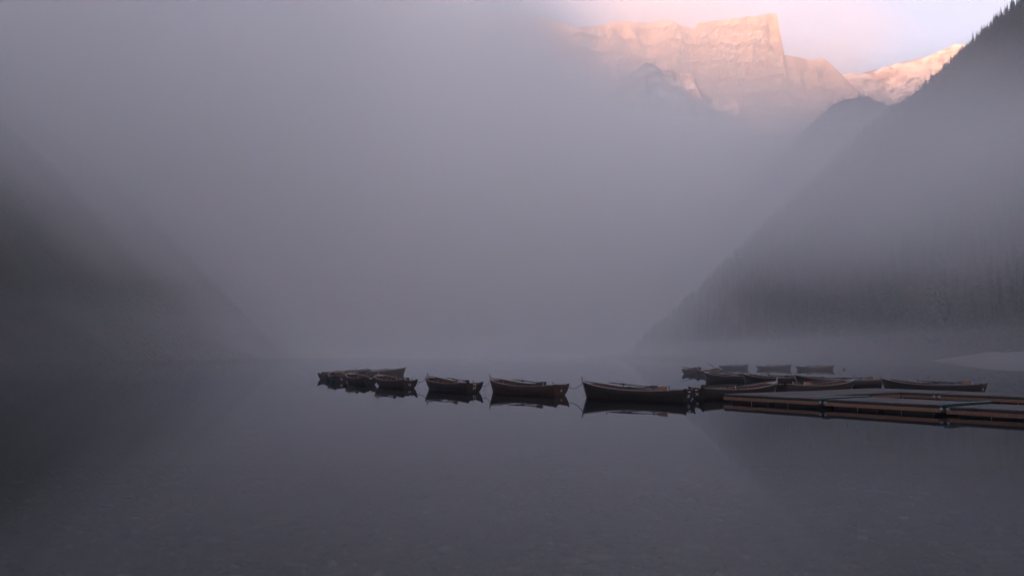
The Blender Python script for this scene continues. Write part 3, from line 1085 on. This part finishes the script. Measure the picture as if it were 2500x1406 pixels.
rope(bow_eye('R10'), bow_eye('R10') + Vector((1.2, 0, -0.68)), 0.05, 'thin rope slanting from the bow of the middle faint boat into the water')
bu = empty('mooring_buoy', (bpos.x, bpos.y, 0.0))
tag(bu, 'small dark mooring buoy right of the faint boats', 'buoy')
bm = bmesh.new(); bmesh.ops.create_uvsphere(bm, u_segments=12, v_segments=8, radius=0.2)
for v in bm.verts: v.co.z = v.co.z * 0.85 + 0.06
me = bpy.data.meshes.new('float'); bm.to_mesh(me); bm.free()
me.polygons.foreach_set('use_smooth', [True] * len(me.polygons))
link('float', me, M['buoy'], bu)
link('ring', tube('ring', [(0.05 * math.cos(a), 0, 0.26 + 0.05 * math.sin(a)) for a in np.linspace(0, 6.283, 11)], 0.012, 5), M['iron'], bu)

# ------------------------------------------------------------------ floating dock
DO = Vector((9.1, 35.5, 0))
DANG = math.atan2(0.56, 0.83)
DU = Vector((math.cos(DANG), math.sin(DANG), 0))
DV = Vector((math.sin(DANG), -math.cos(DANG), 0))
DECK = 0.36
PW = 0.143


def dockpt(u, v, z=0.0): return DO + DU * u + DV * v + Vector((0, 0, z))


PLANKS = {}


def pontoon(u0, u1, v0, v1, label, across='u', dz=0.0):
    """local frame: x along u, y along -v, origin at the far-left corner"""
    root = empty('dock_pontoon', dockpt(u0, v0, dz), DANG)
    tag(root, label, 'dock', 'floating dock sections')
    W, D = u1 - u0, v1 - v0
    rr = random.Random(label)
    ln, run = (W, D) if across == 'u' else (D, W)
    n = int(run / (PW + 0.008))
    pitch = run / n
    key = (round(ln, 3), across)
    if key not in PLANKS:
        vs_ = []
        for q in range(3):
            me = bevel_box('plank', (0.012, -PW / 2, -0.032), (ln - 0.012, PW / 2, 0.0), 0.005)
            me.materials.append(M['deck']); vs_.append(me)
        PLANKS[key] = vs_
    for k in range(n):
        o = link('plank', PLANKS[key][k % 3], None, root)
        c = (k + 0.5) * pitch
        if across == 'u':
            o.location = (0, -c, DECK + rr.uniform(-0.003, 0.003)); o.rotation_euler = (rr.uniform(-0.012, 0.012), 0, 0)
        else:
            o.location = (c, 0, DECK + rr.uniform(-0.003, 0.003)); o.rotation_euler = (rr.uniform(-0.012, 0.012), 0, -math.pi / 2)
    # black edge trim under the planks, timber fascia below it, then the floats
    for nm, z0, z1, ins, th, mt in (('edge_trim', DECK - 0.115, DECK - 0.034, 0.0, 0.05, 'trim'), ('fascia_board', 0.115, DECK - 0.117, -0.012, 0.055, 'fascia')):
        a, b = -ins * 0 + ins, W - ins
        link(nm, bevel_box(nm, (ins, -th - ins * 1, z0), (W - ins, -ins, z1), 0.006), M[mt], root)          # far side (v0)
        link(nm, bevel_box(nm, (ins, -D + ins, z0), (W - ins, -D + ins + th, z1), 0.006), M[mt], root)      # near side (v1)
        link(nm, bevel_box(nm, (ins, -D + ins + th + 0.003, z0), (ins + th, -th - ins - 0.003, z1), 0.006), M[mt], root)
        link(nm, bevel_box(nm, (W - ins - th, -D + ins + th + 0.003, z0), (W - ins, -th - ins - 0.003, z1), 0.006), M[mt], root)
    for c in (0.27, 0.73):
        link('float_tank', bevel_box('float_tank', (0.12, -D * c - D * 0.2, -0.22), (W - 0.12, -D * c + D * 0.2, 0.19), 0.03), M['float'], root)
    # iron straps on the near-left side and bolts
    for c in (0.3, 0.68):
        link('strap', bevel_box('strap', (0.075, -D * c - 0.009, -0.05), (0.095, -D * c + 0.009, 0.20), 0.003), M['galv'], root)
    for c in (0.03, 0.97):
        bm = bmesh.new()
        for zz in (0.16, 0.225):
            bmesh.ops.create_cone(bm, cap_ends=True, segments=8, radius1=0.014, radius2=0.014, depth=0.02,
                                  matrix=Matrix.Translation((-0.02, -D * c, zz)) @ Matrix.Rotation(math.pi / 2, 4, 'Y'))
        me = bpy.data.meshes.new('bolts'); bm.to_mesh(me); bm.free()
        link('bolts', me, M['galv'], root)
    return root


pontoon(0, 3.0, 0, 4.75, 'grey planked dock section forming the left tip of the dock')
pontoon(0, 3.0, 4.95, 9.40, 'front dock section between the two teal strips', dz=-0.01)
pontoon(0, 3.0, 9.62, 14.2, 'nearest dock section cut by the right edge of the picture', dz=-0.05)
pontoon(3.12, 8.0, 0, 3.2, 'rear dock walkway joining the two arms of the dock', 'v')
pontoon(8.12, 11.3, 0, 4.75, 'rear right dock section beneath the stern of boat 12')
pontoon(8.12, 11.3, 4.95, 9.6, 'right arm of the dock running to the picture edge', dz=-0.01)


def coupling(u0, u1, v, label):
    root = empty('coupling_strip', dockpt(u0, v, 0), DANG)
    tag(root, label, 'coupling', 'couplings between dock sections')
    W = u1 - u0
    link('strip', bevel_box('strip', (0, -0.10, DECK - 0.03), (W, 0.03, DECK + 0.045), 0.012), M['teal'], root)
    n = int(W / 0.16)
    tooth = None
    for k in range(n):
        if tooth is None:
            tooth = bevel_box('tooth', (-0.035, -0.22, -0.02), (0.035, -0.10, 0.02), 0.005)
        o = link('tooth', tooth, M['trim'], root)
        o.location = ((k + 0.5) * W / n, 0.0, DECK + 0.018)
    for yy_ in (-0.16, 0.06):
        link('hinge_plate', tube('hinge_plate', [(-0.05, yy_, 0.22), (-0.045, yy_, 0.22), (-0.012, yy_, 0.22)], 0.055, 10, [0.04, 0.055, 0.055]), M['galv'], root)
    return root


coupling(0.0, 3.0, 4.85, 'teal toothed strip joining the dock tip to the front section')
coupling(0.0, 3.0, 9.51, 'longer teal toothed strip between the two nearest dock sections')
cp = empty('steel_coupling', dockpt(8.12, 4.85, 0), DANG)
tag(cp, 'pair of pale steel hinges on the right arm of the dock', 'coupling')
for yy_ in (-0.12, 0.12):
    link('hinge_plate', tube('hinge_plate', [(-0.05, yy_, 0.22), (-0.045, yy_, 0.22), (-0.012, yy_, 0.22)], 0.06, 10, [0.045, 0.06, 0.06]), M['galv'], cp)

# ------------------------------------------------------------------ stones on the lake bed
ico = bmesh.new(); bmesh.ops.create_icosphere(ico, subdivisions=1, radius=1.0)
ico_v = np.array([v.co[:] for v in ico.verts]); ico_f = np.array([[v.index for v in f.verts] for f in ico.faces]); ico.free()
nst = 9000
ry = 4.5 + 20 * nr.random(nst) ** 1.6
rxs = (nr.random(nst) * 2 - 1) * (ry * 0.68 + 0.5)
rs = 0.028 + 0.06 * nr.random(nst) ** 3
V = np.empty((nst, len(ico_v), 3)); ang = nr.uniform(0, 6.28, nst)
jit = nr.uniform(0.75, 1.25, (nst, len(ico_v), 1))
base = ico_v[None] * jit * np.stack([rs * nr.uniform(0.9, 1.7, nst), rs * nr.uniform(0.7, 1.1, nst), rs * nr.uniform(0.3, 0.6, nst)], 1)[:, None]
ca, sa = np.cos(ang)[:, None], np.sin(ang)[:, None]
V[..., 0] = rxs[:, None] + base[..., 0] * ca - base[..., 1] * sa
V[..., 1] = ry[:, None] + base[..., 0] * sa + base[..., 1] * ca
V[..., 2] = bed_h(rxs, ry)[:, None] + base[..., 2] + rs[:, None] * 0.12
F = (ico_f[None] + (np.arange(nst) * len(ico_v))[:, None, None]).reshape(-1, 3)
me = bpy.data.meshes.new('gravel')
v = V.reshape(-1, 3)
me.vertices.add(len(v)); me.vertices.foreach_set('co', v.ravel())
me.loops.add(F.size); me.loops.foreach_set('vertex_index', F.ravel().astype(np.int32))
me.polygons.add(len(F)); me.polygons.foreach_set('loop_start', np.arange(0, F.size, 3, dtype=np.int32))
me.polygons.foreach_set('loop_total', np.full(len(F), 3, dtype=np.int32))
me.polygons.foreach_set('use_smooth', np.full(len(F), True))
me.update(calc_edges=True)


def mat_pebbles():
    m, nt, out = new_mat('lake_pebbles')
    g = nt.nodes.new('ShaderNodeNewGeometry')
    c = ramp(nt, g.outputs['Random Per Island'], [(0.0, (0.03, 0.03, 0.029)), (0.5, (0.075, 0.074, 0.07)), (0.9, (0.15, 0.147, 0.14)), (1.0, (0.26, 0.25, 0.24))])
    n = noise(nt, g.outputs['Position'], 30, 4)
    finish(nt, out, mixc(nt, n, c, mixc(nt, 0.5, c, (0.05, 0.05, 0.04))), 0.85, 0.2)
    return m


tag(link('gravel', me, mat_pebbles()), 'scattered pebbles on the shallow lake bed', 'gravel', kind='stuff')

flat = [(1458, 1362, 0.16, 'large round flat stone on the lake bed, bottom centre'),
        (1402, 1369, 0.14, 'oval flat stone just left of the large round one'),
        (1374, 1370, 0.07, 'small flat stone at the left end of the three in a row'),
        (1707, 1338, 0.15, 'lone flat stone on the lake bed farther out to the right'),
        (1440, 1386, 0.12, 'angular stone below the row of three flat stones'),
        (1255, 1391, 0.09, 'pale stone at the bottom edge left of centre'),
        (2425, 1354, 0.20, 'long pale stone on the lake bed near the right edge')]
for k, (px_, py_, r, lab) in enumerate(flat):
    dz = (703 - py_) / F_PX
    fy = math.cos(PITCH) - dz * math.sin(PITCH); fz = math.sin(PITCH) + dz * math.cos(PITCH)
    D = 8.0
    for _ in range(12):
        zz = float(bed_h(np.array([(px_ - 1250) / F_PX * D / fy]), np.array([D]))[0]) + 0.04
        D = (zz - CAM_H) / fz * fy
    rr = random.Random(k)
    bm = bmesh.new(); bmesh.ops.create_icosphere(bm, subdivisions=2, radius=1.0)
    for v in bm.verts:
        q = 1 + 0.22 * math.sin(v.co.x * 2.3 + k) * math.cos(v.co.y * 1.9 + 2 * k)
        v.co = Vector((v.co.x * r * q * (1.35 if k == 6 else 1.0), v.co.y * r * 0.8 * q, v.co.z * r * 0.26))
    me = bpy.data.meshes.new('flat_stone'); bm.to_mesh(me); bm.free()
    me.polygons.foreach_set('use_smooth', [True] * len(me.polygons))
    o = link('flat_stone', me, M['stone'])
    o.location = ((px_ - 1250) / F_PX * D / fy, D, zz)
    o.rotation_euler = (0, 0, rr.uniform(-0.4, 0.4))
    tag(o, lab, 'stone', 'larger stones on the lake bed')

# ------------------------------------------------------------------ air
def box_mesh(name, a, b):
    v = [(x, y, z) for x in (a[0], b[0]) for y in (a[1], b[1]) for z in (a[2], b[2])]
    f = [(0, 1, 3, 2), (4, 6, 7, 5), (0, 4, 5, 1), (2, 3, 7, 6), (0, 2, 6, 4), (1, 5, 7, 3)]
    return mesh_pd(name, v, f)


def vol_mat(name, dens, col=(0.96, 0.96, 0.975), aniso=0.0):
    m, nt, out = new_mat(name)
    p = nt.nodes.new('ShaderNodeVolumePrincipled')
    p.inputs['Color'].default_value = (*col, 1)
    p.inputs['Density'].default_value = dens
    p.inputs['Anisotropy'].default_value = aniso
    nt.links.new(p.outputs[0], out.inputs['Volume'])
    return m, nt, p


mh, _, _ = vol_mat('haze_air', 0.00021, (0.955, 0.95, 0.97))
tag(link('haze', box_mesh('haze', (-2560, -2360, -16), (3060, 3860, 1240)), mh), 'thin pale haze filling the whole valley', 'haze', kind='stuff')
mm, _, _ = vol_mat('mist_air', 0.0022, (0.80, 0.82, 0.87))
tag(link('lake_mist', box_mesh('lake_mist', (-45, 58, -12), (95, 330, 7)), mm), 'low steam mist lying on the far water', 'mist', kind='stuff')
mm2, _, _ = vol_mat('valley_mist_air', 0.00034, (0.80, 0.82, 0.87))
tag(link('valley_mist', box_mesh('valley_mist', (-1100, -700, -13), (1300, 2000, 220)), mm2), 'deeper mist filling the lower valley', 'mist', kind='stuff')


def fog_bank_mat():
    m, nt, p = vol_mat('fog_bank_air', 0.003, (0.997, 0.992, 0.997))
    g = nt.nodes.new('ShaderNodeNewGeometry')
    sep = nt.nodes.new('ShaderNodeSeparateXYZ')
    nt.links.new(g.outputs['Position'], sep.inputs[0])
    x, y, z = sep.outputs
    fx = math_n(nt, 'DIVIDE', math_n(nt, 'ADD', x, 600), 1600, clamp=True)      # x -600 .. 1000
    zt = math_n(nt, 'MULTIPLY', ramp(nt, fx, [(0.0, 1.0), (0.22, 0.95), (0.36, 0.70), (0.47, 0.50), (0.66, 0.45), (0.85, 0.42), (1.0, 0.22)], 'EASE'), 1000)
    yd = math_n(nt, 'DIVIDE', y, 1500)
    zt = math_n(nt, 'MULTIPLY', zt, yd)
    n1 = noise(nt, g.outputs['Position'], 0.0045, 3, 0.55)
    zt = math_n(nt, 'ADD', zt, math_n(nt, 'MULTIPLY', math_n(nt, 'SUBTRACT', n1, 0.5), 260))
    s = math_n(nt, 'DIVIDE', math_n(nt, 'SUBTRACT', zt, z), 240)
    s = math_n(nt, 'ADD', s, 0.5, clamp=True)
    s = math_n(nt, 'SMOOTH_MIN', s, 1.0, 0.3)
    s = math_n(nt, 'MULTIPLY', s, s)
    ya = math_n(nt, 'DIVIDE', math_n(nt, 'SUBTRACT', y, 260), 470, clamp=True)
    yb = math_n(nt, 'DIVIDE', math_n(nt, 'SUBTRACT', 2080, y), 350, clamp=True)
    d = math_n(nt, 'MULTIPLY', math_n(nt, 'MULTIPLY', s, ya), math_n(nt, 'MULTIPLY', yb, math_n(nt, 'MULTIPLY_ADD', math_n(nt, 'DIVIDE', z, 150, clamp=True), 0.0008, 0.0034)))
    n2 = noise(nt, g.outputs['Position'], 0.0065, 4, 0.6, (1, 1, 1.8))
    d = math_n(nt, 'MULTIPLY', d, math_n(nt, 'MULTIPLY_ADD', n2, 1.6, 0.2))
    nt.links.new(d, p.inputs['Density'])
    return m


fb = link('fog_bank', box_mesh('fog_bank', (-1200, 260, -13.5), (1300, 2080, 1200)), fog_bank_mat())
tag(fb, 'tall fog bank hiding the left half of the mountains', 'fog bank', kind='stuff')
fb.active_material.cycles.volume_step_rate = 0.6 if hasattr(fb.active_material.cycles, 'volume_step_rate') else 1


def wisp_mat(c, r, dens, ns=0.012, na=0.7):
    m, nt, p = vol_mat('fog_wisp_air', dens)
    g = nt.nodes.new('ShaderNodeNewGeometry')
    v = N(nt, 'ShaderNodeVectorMath', operation='SUBTRACT'); nt.links.new(g.outputs['Position'], v.inputs[0]); v.inputs[1].default_value = c
    w = N(nt, 'ShaderNodeVectorMath', operation='DIVIDE'); nt.links.new(v.outputs[0], w.inputs[0]); w.inputs[1].default_value = r
    l = N(nt, 'ShaderNodeVectorMath', operation='LENGTH'); nt.links.new(w.outputs[0], l.inputs[0])
    n1 = noise(nt, g.outputs['Position'], ns, 3, 0.5)
    q = math_n(nt, 'ADD', l.outputs['Value'], math_n(nt, 'MULTIPLY', math_n(nt, 'SUBTRACT', n1, 0.5), na))
    s = math_n(nt, 'SUBTRACT', 1.0, q, clamp=True)
    s = math_n(nt, 'MULTIPLY', math_n(nt, 'SMOOTH_MIN', s, 0.6, 0.3), dens)
    nt.links.new(s, p.inputs['Density'])
    return m


lc, lr = (-235, 430, 165), (200, 250, 130)
tag(link('fog_wisp', box_mesh('fog_wisp', [lc[i] - lr[i] * 1.25 for i in range(3)], [lc[i] + lr[i] * 1.25 for i in range(3)]), wisp_mat(lc, lr, 0.011)),
    'pale fog drifting before the left wooded slope', 'fog', kind='stuff')
vc, vr = (430, 2250, 810), (800, 260, 410)
tag(link('fog_veil', box_mesh('fog_veil', [vc[i] - vr[i] * 1.2 for i in range(3)], [vc[i] + vr[i] * (1.2 if i < 2 else 1.03) for i in range(3)]), wisp_mat(vc, vr, 0.0041, 0.005, 1.0)),
    'thin sunlit fog glowing pink before the peak', 'fog', kind='stuff')
wc, wr = (215, 370, 75), (130, 140, 62)
tag(link('fog_wisp', box_mesh('fog_wisp', [wc[i] - wr[i] * 1.25 for i in range(3)], [wc[i] + wr[i] * 1.25 for i in range(3)]), wisp_mat(wc, wr, 0.022)),
    'pale fog drifting across the upper wooded slope on the right', 'fog', kind='stuff')

mc, _, _ = vol_mat('cirrus_air', 0.00006, (0.97, 0.96, 0.96))
tag(link('cirrus_cloud', box_mesh('cirrus_cloud', (-20000, 3000, 2600), (26000, 40000, 3000)), mc), 'thin pale high cloud in the sky above the peak', 'cloud', kind='stuff')
